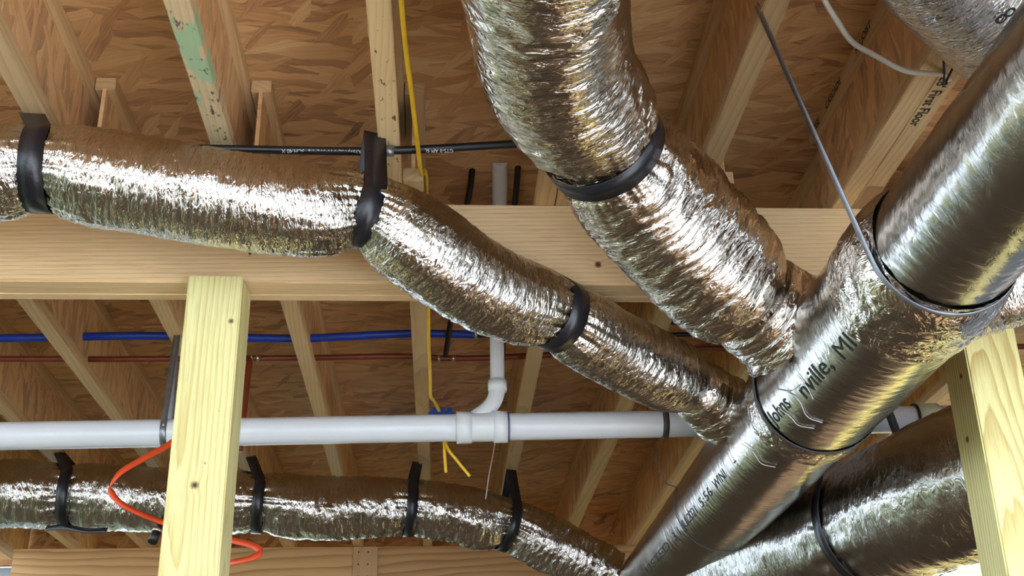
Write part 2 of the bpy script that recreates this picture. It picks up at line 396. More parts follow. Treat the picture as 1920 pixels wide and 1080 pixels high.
# ------------------------------------------------------------------ I-joists
FW, FH = .0525, .038
def joist_meshes(y0, y1, tag_):
    L = y1-y0
    b = box_mesh(0, FW, 0, L, 0, FH, .002, 'bottom_flange_'+tag_)
    t = box_mesh(0, FW, 0, L, DK-JB-FH, DK-JB, .002, 'top_flange_'+tag_)
    w = box_mesh(FW/2-.005, FW/2+.005, 0, L, FH-.004, DK-JB-FH+.004, 0, 'web_'+tag_)
    for m_, k in ((b, 'flange'), (t, 'flange'), (w, 'web')): m_.materials.append(M[k])
    return b, w, t
near_m = joist_meshes(-2.55, 2.93, 'near'); far_m = joist_meshes(2.70, 7.44, 'far')
def joist(x, y0, meshes, label, group, mat=None):
    e = thing('floor_joist', (x, y0, JB), label, 'joist', group)
    for nm, me in zip(('bottom_flange', 'web', 'top_flange'), meshes):
        o = bpy.data.objects.new(nm, me); COL.objects.link(o); o.parent = e
        if mat is not None and nm == 'bottom_flange':
            o.material_slots[0].link = 'OBJECT'; o.material_slots[0].material = mat
    return e
gn = 'floor joists in front of the beam'; gf = 'floor joists behind the beam'
near = {-2: 'pale I-joist in the upper left corner above the leftmost black duct strap',
        -1: 'I-joist with green and blue stained flange left of the black gas pipe',
        0: 'I-joist with black ink specks on its flange beside the yellow cable, front side',
        1: 'I-joist hidden behind the big crumpled flexible duct at top centre',
        2: 'I-joist that the silver strap of the trunk duct is nailed to',
        3: 'I-joist with a black stamped top flange beside the handwritten one'}
for k, lb in near.items():
    y0 = -2.55
    mt = {-1: M['flange_green'], 0: M['flange_black']}.get(k)
    if mt is not None:                           # stains are placed in scene y, so shift the object origin to y = 0
        me = joist_meshes(-2.55, 2.93, 'stained%d' % k)
        for q in me:
            q.transform(Matrix.Translation((0, -2.55, 0)))
        joist(-.158+.4064*k, 0.0, me, lb, gn, mt)
    else: joist(-.158+.4064*k, y0, near_m, lb, gn)
joist(-.158+.4064*3+.0530, -2.55, near_m, 'I-joist with handwritten First Floor note on its flange', gn)
far = {-6: 'I-joist at the far left edge above the end of the far beam',
       -5: 'I-joist that meets the far beam under the tail of a black strap',
       -4: 'leftmost I-joist crossing above the white drain pipe',
       -3: 'knotty I-joist left of the left post, second across the white drain pipe',
       -2: 'I-joist behind the left post that holds a drain pipe strap',
       -1: 'I-joist just right of the left post, behind the beam',
       0: 'I-joist behind the beam with the yellow cable running along it',
       1: 'I-joist right of the white vent pipe, behind the beam',
       2: 'shadowed I-joist behind the junction of the mid duct and the trunk',
       3: 'I-joist running right above the trunk duct behind the beam',
       4: 'I-joist behind the right side of the trunk duct',
       5: 'dark I-joist left of the right post above the drain pipe end'}
for k, lb in far.items(): joist(-.103+.4064*k, 2.70, far_m, lb, gf)

# ------------------------------------------------------------------ beams and posts
bm_ = thing('girder_beam', (0, 2.826, 1.301), 'built-up pine girder crossing under the joists, resting on two posts', 'beam')
for i in range(3):
    me = box_mesh(-3.4, 3.6, 2.826+i*.0381, 2.826+i*.0381+.0372, ZC+1.301+(.0015 if i == 1 else 0), ZC+JB-.0005, .002, 'plank')
    adopt(link_obj('plank', me, M['beam']), bm_)
fb = thing('far_beam', (0, 7.0, 1.30), 'far pine beam at the bottom edge behind the lowest duct', 'beam')
for x0, x1 in ((-2.44, -.507), (-.5065, 3.3)):
    adopt(link_obj('plank', box_mesh(x0, x1, 7.0, 7.075, ZC+1.28, ZC+JB-.0005, .003, 'far_plank'), M['far_beam']), fb)
sp = adopt(link_obj('splice_plate', box_mesh(-.507, -.365, 6.985, 6.999, ZC+1.28, ZC+JB-.004, .001), M['plate']), fb)
for nx, nh in ((-.475, 1.50), (-.42, 1.50), (-.475, 1.43), (-.42, 1.43), (-.475, 1.36), (-.42, 1.36)):
    nail = link_obj('nail', tube_mesh([(nx, 6.978, nh), (nx, 6.988, nh)], .004, 8), M['ink']); adopt(nail, sp)

tag(link_obj('sky_filler', box_mesh(-3.1, -2.48, 7.5, 7.8, 0.0, ZC+1.534, .01, 'filler'), M['concrete']), 'added grey pier at the bottom left beside the far beam end', 'filler')  # added block that hides the white sky showing past the beam end
def post(x0, x1, y0, y1, mat, label):
    me = box_mesh(x0, x1, y0, y1, 0, ZC+1.3005, .004, 'post')
    return tag(link_obj('wood_post', me, mat), label, 'post', 'posts under the beam')
post(-.6415, -.5045, 2.781, 2.921, M['post_a'], 'pale treated wood post on the left with a knot near the bottom')
post(1.336, 1.478, 2.781, 2.921, M['post_b'], 'treated wood post on the right with bold arched grain')

# ------------------------------------------------------------------ ducts
class Duct:
    def __init__(s, pts, ds, seg, disp=None, pinches=(), squash=None):
        """pts: (x, y, h, r)"""
        P = catmull(np.array(pts, float), 20); s.s, P = resample(P, ds)
        s.C = P[:, :3]; s.r = P[:, 3].copy(); s.T, s.S, s.U = frames(s.C)
        s.seg = seg; s.pins = []
        for (px, amt, w) in pinches:             # px: point near which a strap squeezes the duct
            i = int(np.argmin(np.linalg.norm(s.C-np.array(px)[None, :], axis=1))); s.pins.append((i, amt, w))
        th = np.linspace(0, 2*np.pi, seg+1)
        S_ = s.s[:, None]+0*th[None, :]; TH = th[None, :]+0*S_
        base = s.r[:, None]+0*TH
        for (i, amt, w) in s.pins:
            d = np.abs(S_-s.s[i]); pro = np.exp(-(d/w)**2)
            # squeeze the underside and sides; gathers radiate from the strap
            base = base*(1-amt*pro*(.72-.28*np.cos(TH)))
            gather = pnoise(np.cos(TH)*4.2+i, np.sin(TH)*4.2, d*3)+.5*pnoise(np.cos(TH)*9+i, np.sin(TH)*9, d*4)
            base = base + .010*gather*np.exp(-d/(w*1.5))*(1-np.exp(-(d/.012)**2))
        N = np.cos(TH)[..., None]*s.U[:, None, :]+np.sin(TH)[..., None]*s.S[:, None, :]
        rr = s.r[:, None]
        if disp is not None: base = base + disp(S_, np.cos(TH)*rr, np.sin(TH)*rr, TH)
        base[:, -1] = base[:, 0]; s.R = base
        s.V = s.C[:, None, :]+base[..., None]*N; s.th = th; s.N = N
    def mesh(s, name, i0=0, i1=None, cap=True):
        i1 = len(s.C) if i1 is None else i1; n = i1-i0; m = s.seg+1
        V = s.V[i0:i1].reshape(-1, 3)+[0, 0, ZC]
        i = np.arange(n-1)[:, None]*m; j = np.arange(s.seg)[None, :]
        F = np.stack([i+j, i+j+1, i+m+j+1, i+m+j], -1).reshape(-1, 4)
        rm = float(np.mean(s.r)); uv = np.stack([s.s[i0:i1, None]+0*s.th[None, :], (s.th*rm)[None, :]+0*s.s[i0:i1, None]], -1).reshape(-1, 2)
        me = mesh_from(V, F, name, True, uv[F.ravel()])
        if cap:                                   # close the two ends
            for ring, nm in ((0, 'a'), (n-1, 'b')): pass
        return me
    def at(s, p): return int(np.argmin(np.linalg.norm(s.C-np.array(p)[None, :], axis=1)))

def d_fine(seed, a1=.0022, a2=.0035):
    def f(S, cx, cy, TH):
        o = seed*13.7
        big = pnoise(S*7+o, cx*9, cy*9)*a2
        cr = ridged(S*62+o, cx*15, cy*15)*a1 + ridged(S*120+o, cx*42, cy*42)*a1*.45
        med = ridged(S*27+o, cx*11, cy*11)*a1*1.1
        return big+med+cr*(.55+.7*pnoise(S*4+o, cx*6, cy*6+3))
    return f
def d_big(seed):
    def f(S, cx, cy, TH):
        o = seed*17.3
        w = pnoise(S*6+o, cx*8, cy*8)*.35
        big = pnoise(S*5+o, cx*5, cy*5)*.007
        fold = ridged(S*21+w*2.5+o, cx*3.6+w, cy*3.6)*.0080
        mid = ridged(S*47+w*4+o, cx*9, cy*9+w)*.0040
        sm = ridged(S*95+w*5+o, cx*28, cy*28)*.0015
        return big+fold*(.6+.6*pnoise(S*3+o, cx*4, cy*4+9))+mid+sm
    return f
def d_smooth(seed, a=.0012):
    def f(S, cx, cy, TH):
        o = seed*11.1
        return pnoise(S*5+o, cx*6, cy*6)*a*1.6+ridged(S*34+o, cx*9, cy*9)*a*.45+pnoise(S*80+o, cx*25, cy*25)*a*.25
    return f
def d_tape(S, cx, cy, TH):
    w = pnoise(S*12, cx*12, cy*12)*.5
    return ridged(S*24+w, cx*16+w, cy*16)*.0030+ridged(S*60, cx*45+w, cy*45)*.0012+pnoise(S*9, cx*9, cy*9)*.003

def strap_loop(name, c, axis, R, attach, width, thick, mat, label, cat='strap', group=None, attach2=None, tails=0.0, n=72):
    """hanger strap: from attach down round a duct of radius R centred at c and up again"""
    c = np.array(c, float); axis = np.array(axis, float); axis /= np.linalg.norm(axis)
    A = [np.array(attach, float), np.array(attach2 if attach2 is not None else attach, float)]
    up = np.array([0, 0, 1.0]); up -= axis*(up@axis); up /= np.linalg.norm(up); si = np.cross(up, axis)   # si: sideways
    ang = []
    for k, a in enumerate(A):
        d = a-c; x, y = d@si, d@up; D = math.hypot(x, y); phi = math.atan2(x, y)      # angle from up
        al = math.acos(min(1, R/D)); ang.append(phi+(al if k == 0 else -al))
    a0, a1 = ang[0], ang[1]
    while a1 < a0: a1 += 2*math.pi
    arc = [c+R*(math.sin(t)*si+math.cos(t)*up) for t in np.linspace(a0, a1, n)]
    l0 = [A[0]+(arc[0]-A[0])*t for t in np.linspace(0, 1, 12, endpoint=False)]
    l1 = [arc[-1]+(A[1]-arc[-1])*t for t in np.linspace(0, 1, 13)[1:]]
    path = np.array(l0+arc+l1)
    o = link_obj(name, ribbon_mesh(path, axis, width, thick, name), mat)
    return tag(o, label, cat, group)

# ---- A: mid-size flexible duct across the left half
A_pts = [(-2.75, 2.40, 1.40, .108), (-1.75, 2.41, 1.395, .110), (-1.003, 2.42, 1.388, .110), (-.917, 2.425, 1.400, .108), (-.770, 2.44, 1.384, .112),
         (-.535, 2.46, 1.352, .113), (-.299, 2.485, 1.329, .108), (-.182, 2.50, 1.338, .102), (-.050, 2.55, 1.272, .110),
         (.119, 2.67, 1.212, .107), (.292, 2.78, 1.196, .100), (.420, 2.89, 1.168, .099), (.560, 3.00, 1.140, .101), (.635, 3.06, 1.132, .098), (.672, 3.09, 1.128, .084), (.695, 3.11, 1.125, .060), (.735, 3.15, 1.120, .052)]
sA = [(-.915, 2.425, 1.400), (-.182, 2.50, 1.338), (.292, 2.78, 1.196)]
dA = Duct(A_pts, .0042, 200, d_fine(1), [(sA[0], .20, .055), (sA[1], .22, .055), (sA[2], .20, .05)])
rA = thing('flexible_duct', (-.55, 2.46, 1.25), 'mid-size foil flexible duct sagging across the left half under the joists', 'duct', 'insulated flexible ducts')
adopt(link_obj('jacket', dA.mesh('duct_a'), M['foil_fine']), rA)
dA2 = Duct([(.690, 3.105, 1.125, .056), (.702, 3.118, 1.124, .074), (.725, 3.14, 1.120, .082), (.755, 3.175, 1.112, .084), (.785, 3.205, 1.10, .092), (.810, 3.23, 1.09, .10)], .003, 160, d_big(9))
adopt(link_obj('collar', dA2.mesh('collar_a'), M['foil_big']), rA)

def on(d, p, extra=.003):
    i = d.at(p); return d.C[i], d.T[i], float(np.max(d.R[max(0, i-4):i+5, d.seg//4:3*d.seg//4]))+extra-.002
for p, at_, lb in ((sA[0], (-.955, 2.415, 1.545), 'black duct strap at the left edge of the picture on the mid-size duct'),
                   (sA[1], (-.165, 2.495, 1.55), 'black duct strap next to the clamp of the black gas pipe'),
                   (sA[2], (.305, 2.815, 1.345), 'black duct strap nailed to the face of the girder')):
    c, t, R = on(dA, p)
    if p is sA[2]: at_ = (c[0]-.01, 2.822, 1.345)
    strap_loop('duct_strap', c, t, R, at_, .054, .0022, M['black_strap'], lb, group='black straps on the mid-size duct')

# ---- B: large crumpled flexible duct from the top
B_pts = [(.02, -.6, 1.385, .142), (.08, .6, 1.385, .142), (.150, 1.35, 1.383, .143), (.187, 1.76, 1.380, .145), (.228, 1.96, 1.370, .145), (.300, 2.12, 1.362, .142), (.362, 2.235, 1.345, .138),
         (.450, 2.34, 1.315, .150), (.548, 2.43, 1.256, .155), (.640, 2.50, 1.190, .150), (.695, 2.533, 1.155, .142), (.722, 2.548, 1.142, .120), (.738, 2.557, 1.133, .090), (.765, 2.57, 1.12, .085)]
sB = (.340, 2.20, 1.352)
dB = Duct(B_pts, .0048, 260, d_big(2), [(sB, .17, .06)])
i0 = int(np.argmin(np.abs(dB.C[:, 1]-.2)))
rB = thing('flexible_duct', (.35, 2.2, 1.2), 'large crumpled foil flexible duct coming down from the top centre', 'duct', 'insulated flexible ducts')
adopt(link_obj('jacket', dB.mesh('duct_b'), M['foil_big']), rB)
dB2 = Duct([(.728, 2.55, 1.138, .092), (.736, 2.555, 1.134, .112), (.752, 2.563, 1.126, .122), (.775, 2.575, 1.115, .122), (.80, 2.585, 1.10, .128), (.825, 2.595, 1.085, .14)], .0035, 200, d_big(5))
adopt(link_obj('collar', dB2.mesh('collar_b'), M['foil_big']), rB)
c, t, R = on(dB, sB, .004)
strap_loop('duct_strap', c, t, R, (.300, 2.10, 1.54), .056, .0022, M['black_strap'], 'wide black strap round the large crumpled duct at top centre', group='black straps on other ducts')

# ---- F: long flexible duct low in the background
F_pts = [(-2.85, 5.09, 1.376, .140), (-2.6, 5.10, 1.375, .141), (-1.89, 5.15, 1.369, .141), (-1.60, 5.17, 1.362, .138), (-1.22, 5.20, 1.352, .136), (-.80, 5.24, 1.345, .134), (-.535, 5.27, 1.328, .136), (-.16, 5.31, 1.340, .128), (.05, 5.34, 1.322, .126),
         (.178, 5.38, 1.300, .130), (.305, 5.42, 1.285, .122), (.46, 5.46, 1.222, .128), (.60, 5.48, 1.160, .122), (.70, 5.49, 1.115, .108), (.80, 5.50, 1.07, .10)]
sF = [(-1.60, 5.17, 1.362), (-.80, 5.24, 1.345), (-.14, 5.31, 1.340), (.305, 5.42, 1.285)]
dF = Duct(F_pts, .0065, 170, d_fine(3, .0042, .0065), [(q, .15, .06) for q in sF])
rF = thing('flexible_duct', (-.5, 5.27, 1.19), 'long foil flexible duct low in the background above the far beam', 'duct', 'insulated flexible ducts')
adopt(link_obj('jacket', dF.mesh('duct_f'), M['foil_fine']), rF)
for p, at_, lb in ((sF[0], (-1.66, 5.13, 1.545), 'black strap on the background duct left of the orange cord'),
                   (sF[1], (-.845, 5.20, 1.545), 'black strap on the background duct just right of the left post'),
                   (sF[2], (-.108, 5.30, 1.545), 'black strap on the background duct left of the yellow cable ends'),
                   (sF[3], (.325, 5.40, 1.545), 'rightmost black strap on the background duct, nearest the trunk')):
    c, t, R = on(dF, p, .004)
    strap_loop('duct_strap', c, t, R, at_, .046, .0025, M['black_strap'], lb, group='black straps on the background duct')
link_obj('strap_tail', ribbon_mesh(catmull([(-1.66, 5.10, 1.205), (-1.56, 5.04, 1.195), (-1.46, 5.0, 1.17), (-1.37, 4.97, 1.165)], 8), (0, .4, 1), .025, .0025), M['black_strap'])
tag(bpy.data.objects['strap_tail'], 'loose black strap tail hanging under the background duct at the left', 'strap')

# ---- trunk duct
TX, TH_ = .955, 1.008
rT = thing('trunk_duct', (TX, 2.6, TH_-.17), 'big foil-wrapped trunk duct running diagonally down the right side', 'duct')
def trunk_piece(nm, y0, y1, r0, r1, disp, mat, ds=.006, seg=260, flare=None):
    pts = [(TX, y0+(y1-y0)*t, TH_, r0+(r1-r0)*t) for t in np.linspace(0, 1, 6)]
    d = Duct(pts, ds, seg, disp); return adopt(link_obj(nm, d.mesh(nm), mat), rT), d
tn, dTn = trunk_piece('near_wrap', -2.2, 1.990, .139, .139, d_smooth(3, .0022), M['foil_trunk'], .009)
dTt = Duct([(TX, 1.975, TH_, .141), (TX, 2.0, TH_, .1425), (TX, 2.03, TH_, .155), (TX, 2.08, TH_, .1615), (TX, 2.14, TH_, .163), (TX, 2.205, TH_, .1615)], .0035, 260, d_tape)
adopt(link_obj('tape_joint', dTt.mesh('tape_joint'), M['foil_tape']), rT)
tm, dTm = trunk_piece('middle_wrap', 2.19, 2.835, .160, .160, d_smooth(5, .0014), M['foil_trunk'], .005)
dT2 = Duct([(TX, 2.83, TH_, .1605), (TX, 2.85, TH_, .162), (TX, 2.90, TH_, .162), (TX, 2.93, TH_, .1600)], .0035, 220, d_tape)
adopt(link_obj('tape_joint', dT2.mesh('tape_joint2'), M['foil_tape']), rT)
tf, dTf = trunk_piece('far_wrap', 2.92, 3.985, .158, .158, d_smooth(6, .0012), M['foil_trunk'], .006)
tg, dTg = trunk_piece('end_wrap', 3.975, 6.6, .1565, .1565, d_smooth(8, .0012), M['foil_trunk'], .010)
# hanger straps of the trunk
strap_loop('trunk_strap', (TX, 2.0, TH_), (0, 1, 0), .1465, (.650, 1.99, 1.56), .020, .0016, M['steel_strap'], 'silver strap hanging the trunk duct from a joist, upper right', attach2=(1.262, 2.0, 1.56), group='metal straps on the trunk duct')
strap_loop('trunk_strap', (TX, 2.828, TH_), (0, 1, 0), .1640, (.79, 2.82, 1.300), .019, .0016, M['dark_strap'], 'dark strap round the trunk duct beside the printed letters', attach2=(1.12, 2.82, 1.300), group='metal straps on the trunk duct')
tag(link_obj('hanger_wire', tube_mesh([(.715, 3.98, 1.545), (.722, 3.98, 1.40), (.737, 3.98, 1.228), (.770, 3.98, 1.085)]+[(TX+.1605*math.sin(a), 3.98, TH_+.1605*math.cos(a)) for a in np.linspace(math.radians(-68), math.radians(-268), 26)], .0016, 8, .008), M['dark_strap']), 'thin wire hanging the far part of the trunk duct', 'wire')
tag(link_obj('hanger_wire', tube_mesh([(.235, 5.02, 1.56), (.225, 5.0, 1.50), (.205, 5.0, 1.40), (.190, 5.02, 1.30)], .002, 8, .01), M['fibre']), 'thin pale wire hanging behind the white drain pipe fitting', 'wire')

# ---- C: duct in the top right corner, D: large duct bottom right, E: branch at the right edge
dC = Duct([(.45, 1.24, 1.400, .122), (.70, 1.47, 1.398, .122), (.955, 1.705, 1.395, .124), (1.125, 1.861, 1.395, .126), (1.45, 2.15, 1.395, .124), (1.8, 2.42, 1.40, .12)], .006, 200, d_fine(5, .0016, .004))
rC = thing('flexible_duct', (1.1, 1.8, 1.27), 'foil duct in the top right corner crossing above the trunk duct', 'duct', 'insulated flexible ducts')
adopt(link_obj('jacket', dC.mesh('duct_c'), M['foil_fine']), rC)
dD = Duct([(1.02, 4.95, 1.0, .150), (1.07, 4.55, .915, .180), (1.165, 4.15, .865, .195), (1.267, 3.78, .855, .200), (1.37, 3.44, .852, .206), (1.475, 3.22, .872, .207), (1.66, 3.07, .905, .205), (2.1, 2.95, .96, .20), (2.9, 2.9, 1.0, .20)], .007, 240, d_fine(6, .0020, .0075), [((1.33, 3.57, .853), .05, .05)])
rD = thing('flexible_duct', (1.4, 3.4, .65), 'very large foil duct at the bottom right behind the right post', 'duct', 'insulated flexible ducts')
adopt(link_obj('jacket', dD.mesh('duct_d'), M['foil_scrim']), rD)
c, t, R = on(dD, (1.33, 3.57, .853), .004)
strap_loop('duct_strap', c, t, R, (c[0]+.05, c[1]+.05, 1.545), .038, .0025, M['black_strap'], 'black strap round the very large duct at the bottom right', group='black straps on other ducts')
dE = Duct([(1.00, 2.46, 1.04, .105), (1.10, 2.42, 1.06, .098), (1.22, 2.36, 1.08, .092), (1.40, 2.27, 1.10, .096), (1.75, 2.12, 1.14, .10), (2.3, 1.9, 1.18, .10)], .005, 180, d_fine(7, .002, .004))
rE = thing('flexible_duct', (1.3, 2.3, .98), 'foil branch duct leaving the trunk at the right edge above the post', 'duct', 'insulated flexible ducts')
adopt(link_obj('jacket', dE.mesh('duct_e'), M['foil_fine']), rE)

# ------------------------------------------------------------------ printing on the trunk and elsewhere
def text_mesh(s, size, bold=0.0):
    cu = bpy.data.curves.new('txt', 'FONT'); cu.body = s; cu.size = size; cu.resolution_u = 3; cu.offset = bold
    o = bpy.data.objects.new('txt', cu); COL.objects.link(o)
    bpy.context.view_layer.update()
    me = bpy.data.meshes.new_from_object(o.evaluated_get(bpy.context.evaluated_depsgraph_get()))
    bpy.data.objects.remove(o); bpy.data.curves.remove(cu)
    bm = bmesh.new(); bm.from_mesh(me)
    bmesh.ops.triangulate(bm, faces=bm.faces[:])
    for _ in range(2):
        long_e = [e for e in bm.edges if e.calc_length() > size*.22]
        if long_e: bmesh.ops.subdivide_edges(bm, edges=long_e, cuts=1)
        bmesh.ops.triangulate(bm, faces=bm.faces[:])
    bm.to_mesh(me); bm.free(); return me
def print_on_trunk(s, size, y0, y1, ang, rad, parent=None, bold=.0):
    """one word along the trunk towards the camera; ang = degrees from straight down towards the left side"""
    me = text_mesh(s, size, bold); w = max(v.co.x for v in me.vertices)
    for v in me.vertices:
        a = math.radians(ang)+v.co.y/rad; y = y0+(y1-y0)*v.co.x/w
        d = dTm if y < 2.83 else dTf if y < 3.98 else dTg           # follow the wrinkled wrap so the ink lies on it
        i = min(len(d.C)-2, max(1, int(np.argmin(np.abs(d.C[:, 1]-y))))); j = int(round((math.pi+a)/(2*math.pi)*d.seg)) % d.seg
        rr = float(d.R[i-1:i+2, max(0, j-1):j+2].max())+.0007
        v.co = Vector((TX-rr*math.sin(a), y, ZC+TH_-rr*math.cos(a)))
    me.materials.append(M['ink'])
    return adopt(link_obj('printing', me), parent)
print_on_trunk('Johns', .056, 2.805, 2.655, 52, .160, tm, .0004)
print_on_trunk('nville,', .060, 2.575, 2.36, 46, .160, tm, .0004)
print_on_trunk('MI', .060, 2.315, 2.225, 43, .160, tm, -.0004)
for w_, y0, y1 in (('INS.', 5.15, 4.85), ('LISTED', 4.75, 4.25), ('3', 4.16, 4.11), ('1', 4.07, 4.04), ('JUL2021', 3.97, 3.74), ('5:56', 3.68, 3.51), ('WINI', 3.46, 3.32), ('-', 3.21, 3.18)):
    print_on_trunk(w_, .042, y0, y1, 57, .158, tf if y0 < 3.98 else tg, 0)

def print_flat(s, size, org, xd, yd, mat, name, parent, lift=.0012, bold=0.0):
    me = text_mesh(s, size, bold); o = Vector(org); xd = Vector(xd).normalized(); yd = Vector(yd).normalized(); n = xd.cross(yd)
    for v in me.vertices: v.co = o+xd*v.co.x+yd*v.co.y+n*lift+Vector((0, 0, ZC))
    me.materials.append(mat); return adopt(link_obj(name, me), parent)
js = [o for o in bpy.data.objects if o.name.startswith('floor_joist')]
jh = next(o for o in js if 'handwritten First' in o['label']); jt = next(o for o in js if 'stamped' in o['label'])
print_flat("28' First Floor", .036, (1.122, 2.20, JB), (0, 1, 0), (1, 0, 0), M['ink'], 'handwriting', jh, bold=.0006)
for w_, y_ in (('BOISE', 2.90), ('CASCADE', 2.76), ('ALLJOIST', 2.50)): print_flat(w_, .030, (1.061, y_, DK-.030), (0, -1, 0), (0, 0, 1), M['ink'], 'stamp', jt, bold=.0006)

# a handwritten 8 on the corner duct and smudged print marks on the very large duct
def on_duct(d, p, lift=.003):
    V = d.V-np.array(p)[None, None, :]; k = np.unravel_index(np.argmin((V**2).sum(-1)), V.shape[:2])
    return d.V[k]+d.N[k]*lift, d.N[k], d.T[k[0]], k
q, n_, t_, _ = on_duct(dC, (.952, 1.655, 1.285))
yd_ = Vector(np.cross(n_, t_)); xd_ = Vector(t_)
print_flat('8', .055, tuple(q), tuple(xd_), tuple(yd_), M['ink'], 'handwriting', rC, lift=.003)
for a_, b_, ln in ((3.44, 5, 16), (3.44, 9, 14), (3.44, 13, 11), (3.36, 20, 12), (3.36, 24, 9)):
    i_ = int(np.argmin(np.abs(dD.C[:, 1]-a_))); j_ = int(dD.seg*.60)-b_
    pts_ = [dD.V[i_+k_, j_]+dD.N[i_+k_, j_]*.002 for k_ in range(ln//2+2)]
    adopt(link_obj('print_mark', ribbon_mesh(np.array(pts_), np.cross(dD.N[i_, j_], dD.T[i_]), .007, .001, 'mark'), M['ink']), rD)

# loose glass strands on the trunk
def on_trunk(y, ang, rad=.1625): a = math.radians(ang); return (TX-rad*math.sin(a), y, TH_-rad*math.cos(a))
for pts in ([(2.62, 62), (2.60, 50), (2.64, 36), (2.63, 24)], [(2.72, 60), (2.70, 46), (2.71, 38), (2.68, 26)], [(2.52, 64), (2.52, 52), (2.545, 42)],
            [(3.06, 66), (3.03, 52), (3.05, 40), (3.02, 28)], [(2.66, 70), (2.60, 60), (2.55, 58)]):
    adopt(link_obj('glass_strand', tube_mesh([on_trunk(*q) for q in pts], .0011, 6, .008), M['fibre']), tm)

# ------------------------------------------------------------------ drain pipe with wye
rP = thing('drain_pipe', (0, 3.75, 1.15), 'white plastic drain pipe with a wye fitting running across the picture', 'pipe')
def pz(x): return 1.2085+.0182*x
def seg_pipe(nm, x0, x1, r, mat, par=rP, segs=40):
    return adopt(link_obj(nm, tube_mesh([(x0, 3.75, pz(x0)), ((x0+x1)/2, 3.75, pz((x0+x1)/2)), (x1, 3.75, pz(x1))], r, segs, .05, False), mat), par)
seg_pipe('pipe_run', -3.3, .06, .0445, M['pvc']); seg_pipe('pipe_run', .20, 1.60, .0445, M['pvc'])
wy = seg_pipe('wye_fitting', .05, .214, .0475, M['pvc_fit'])
for x0, x1 in ((.049, .098), (.170, .215)):
    h = seg_pipe('hub', x0, x1, .0525, M['pvc_fit'], wy)
seg_pipe('primer_ring', .2145, .222, .0455, M['purple'])
seg_pipe('coupling', 1.585, 1.66, .0525, M['pvc_beige']); seg_pipe('rubber_ring', 1.58, 1.586, .0535, M['black_pex']); seg_pipe('pipe_run', 1.65, 2.6, .0445, M['pvc'])
el = tube_mesh([(.085, 3.75, 1.225), (.118, 3.75, 1.248), (.150, 3.75, 1.272), (.172, 3.75, 1.300), (.183, 3.75, 1.332), (.185, 3.75, 1.350)], .0265, 28, .006)
elb = adopt(link_obj('elbow', el, M['pvc_fit']), rP)
adopt(link_obj('hub', tube_mesh([(.185, 3.75, 1.335), (.185, 3.75, 1.372)], .0315, 28), M['pvc_fit']), elb)
vp = adopt(link_obj('vent_pipe', tube_mesh([(.185, 3.75, 1.36), (.1855, 3.75, 1.45), (.186, 3.75, 1.56), (.185, 3.66, 1.66), (.180, 3.35, 1.765), (.172, 3.12, 1.845)], .0238, 28, .01), M['pvc']), rP)
strap_loop('pipe_strap', (-.885, 3.75, pz(-.885)), (1, 0, 0), .0460, (-.885, 3.76, 1.55), .020, .0015, M['steel_strap'], 'grey strap holding the drain pipe left of the left post', group='straps on the drain pipe')
strap_loop('pipe_strap', (.735, 3.75, pz(.735)), (1, 0, 0), .0460, (.735, 3.75, 1.55), .020, .0015, M['dark_strap'], 'dark strap holding the drain pipe beside the trunk duct', group='straps on the drain pipe')

ps = next(o for o in bpy.data.objects if o.name.startswith('pipe_strap') and 'left post' in o['label'])
for a_ in (15, 28, 41, -10):
    a_ = math.radians(a_); cy_, ch_ = 3.75-.0470*math.cos(a_), pz(-.885)+.0470*math.sin(a_)
    adopt(link_obj('strap_hole', tube_mesh([(-.885, cy_+.001, ch_), (-.885, cy_-.0006*math.cos(a_), ch_+.0006*math.sin(a_))], .0028, 8), M['pvc']), ps)

# ------------------------------------------------------------------ water and gas pipes, cables
tag(link_obj('water_pipe', tube_mesh([(-2.9, 4.08, 1.655), (-1.585, 4.08, 1.653), (-1.115, 4.08, 1.664), (-.78, 4.08, 1.66), (-.521, 4.08, 1.656), (-.115, 4.08, 1.677), (.13, 4.08, 1.674)], .0148, 18, .02), M['blue']), 'blue water pipe running through the joist webs', 'pipe')
bp = tag(link_obj('water_pipe', tube_mesh([(.12, 4.08, 1.674), (.4, 4.08, 1.70), (.858, 4.08, 1.731), (1.6, 4.08, 1.75), (2.4, 4.08, 1.75)], .0148, 18, .02), M['black_pex']), 'blue water pipe behind the trunk duct, painted black for its shade', 'pipe')  # end of the blue run; its shade is put into the black colour
adopt(link_obj('crimp_ring', tube_mesh([(.118, 4.08, 1.674), (.130, 4.08, 1.675)], .0175, 18), M['brass']), bp)
rr_ = thing('water_pipe', (-.5, 4.17, 1.60), 'rust red water pipe with a tee below the blue pipe', 'pipe')
red_run = adopt(link_obj('pipe_run', tube_mesh([(-2.9, 4.17, 1.605), (-1.608, 4.17, 1.608), (-1.13, 4.17, 1.609), (-.529, 4.17, 1.615), (-.116, 4.17, 1.622), (.037, 4.17, 1.614), (.931, 4.17, 1.655), (2.4, 4.17, 1.67)], .0112, 16, .02), M['red']), rr_)
adopt(link_obj('drop_pipe', tube_mesh([(-.706, 4.165, 1.61), (-.709, 4.16, 1.50), (-.712, 4.15, 1.36), (-.713, 4.15, 1.25)], .0112, 16, .02), M['red']), rr_)
for x in (-.70, -.678, -.012, .042): adopt(link_obj('crimp_ring', tube_mesh([(x-.006, 4.17, 1.6145), (x+.006, 4.17, 1.6145)], .0142, 16), M['brass']), red_run)
tag(link_obj('riser_pipe', tube_mesh([(.013, 4.165, 1.622), (.031, 3.95, 1.676), (.060, 3.5, 1.765), (.088, 3.18, 1.83), (.090, 3.14, 1.86)], .0095, 14, .02), M['black_pex']), 'black riser pipe left of the white vent pipe', 'pipe')
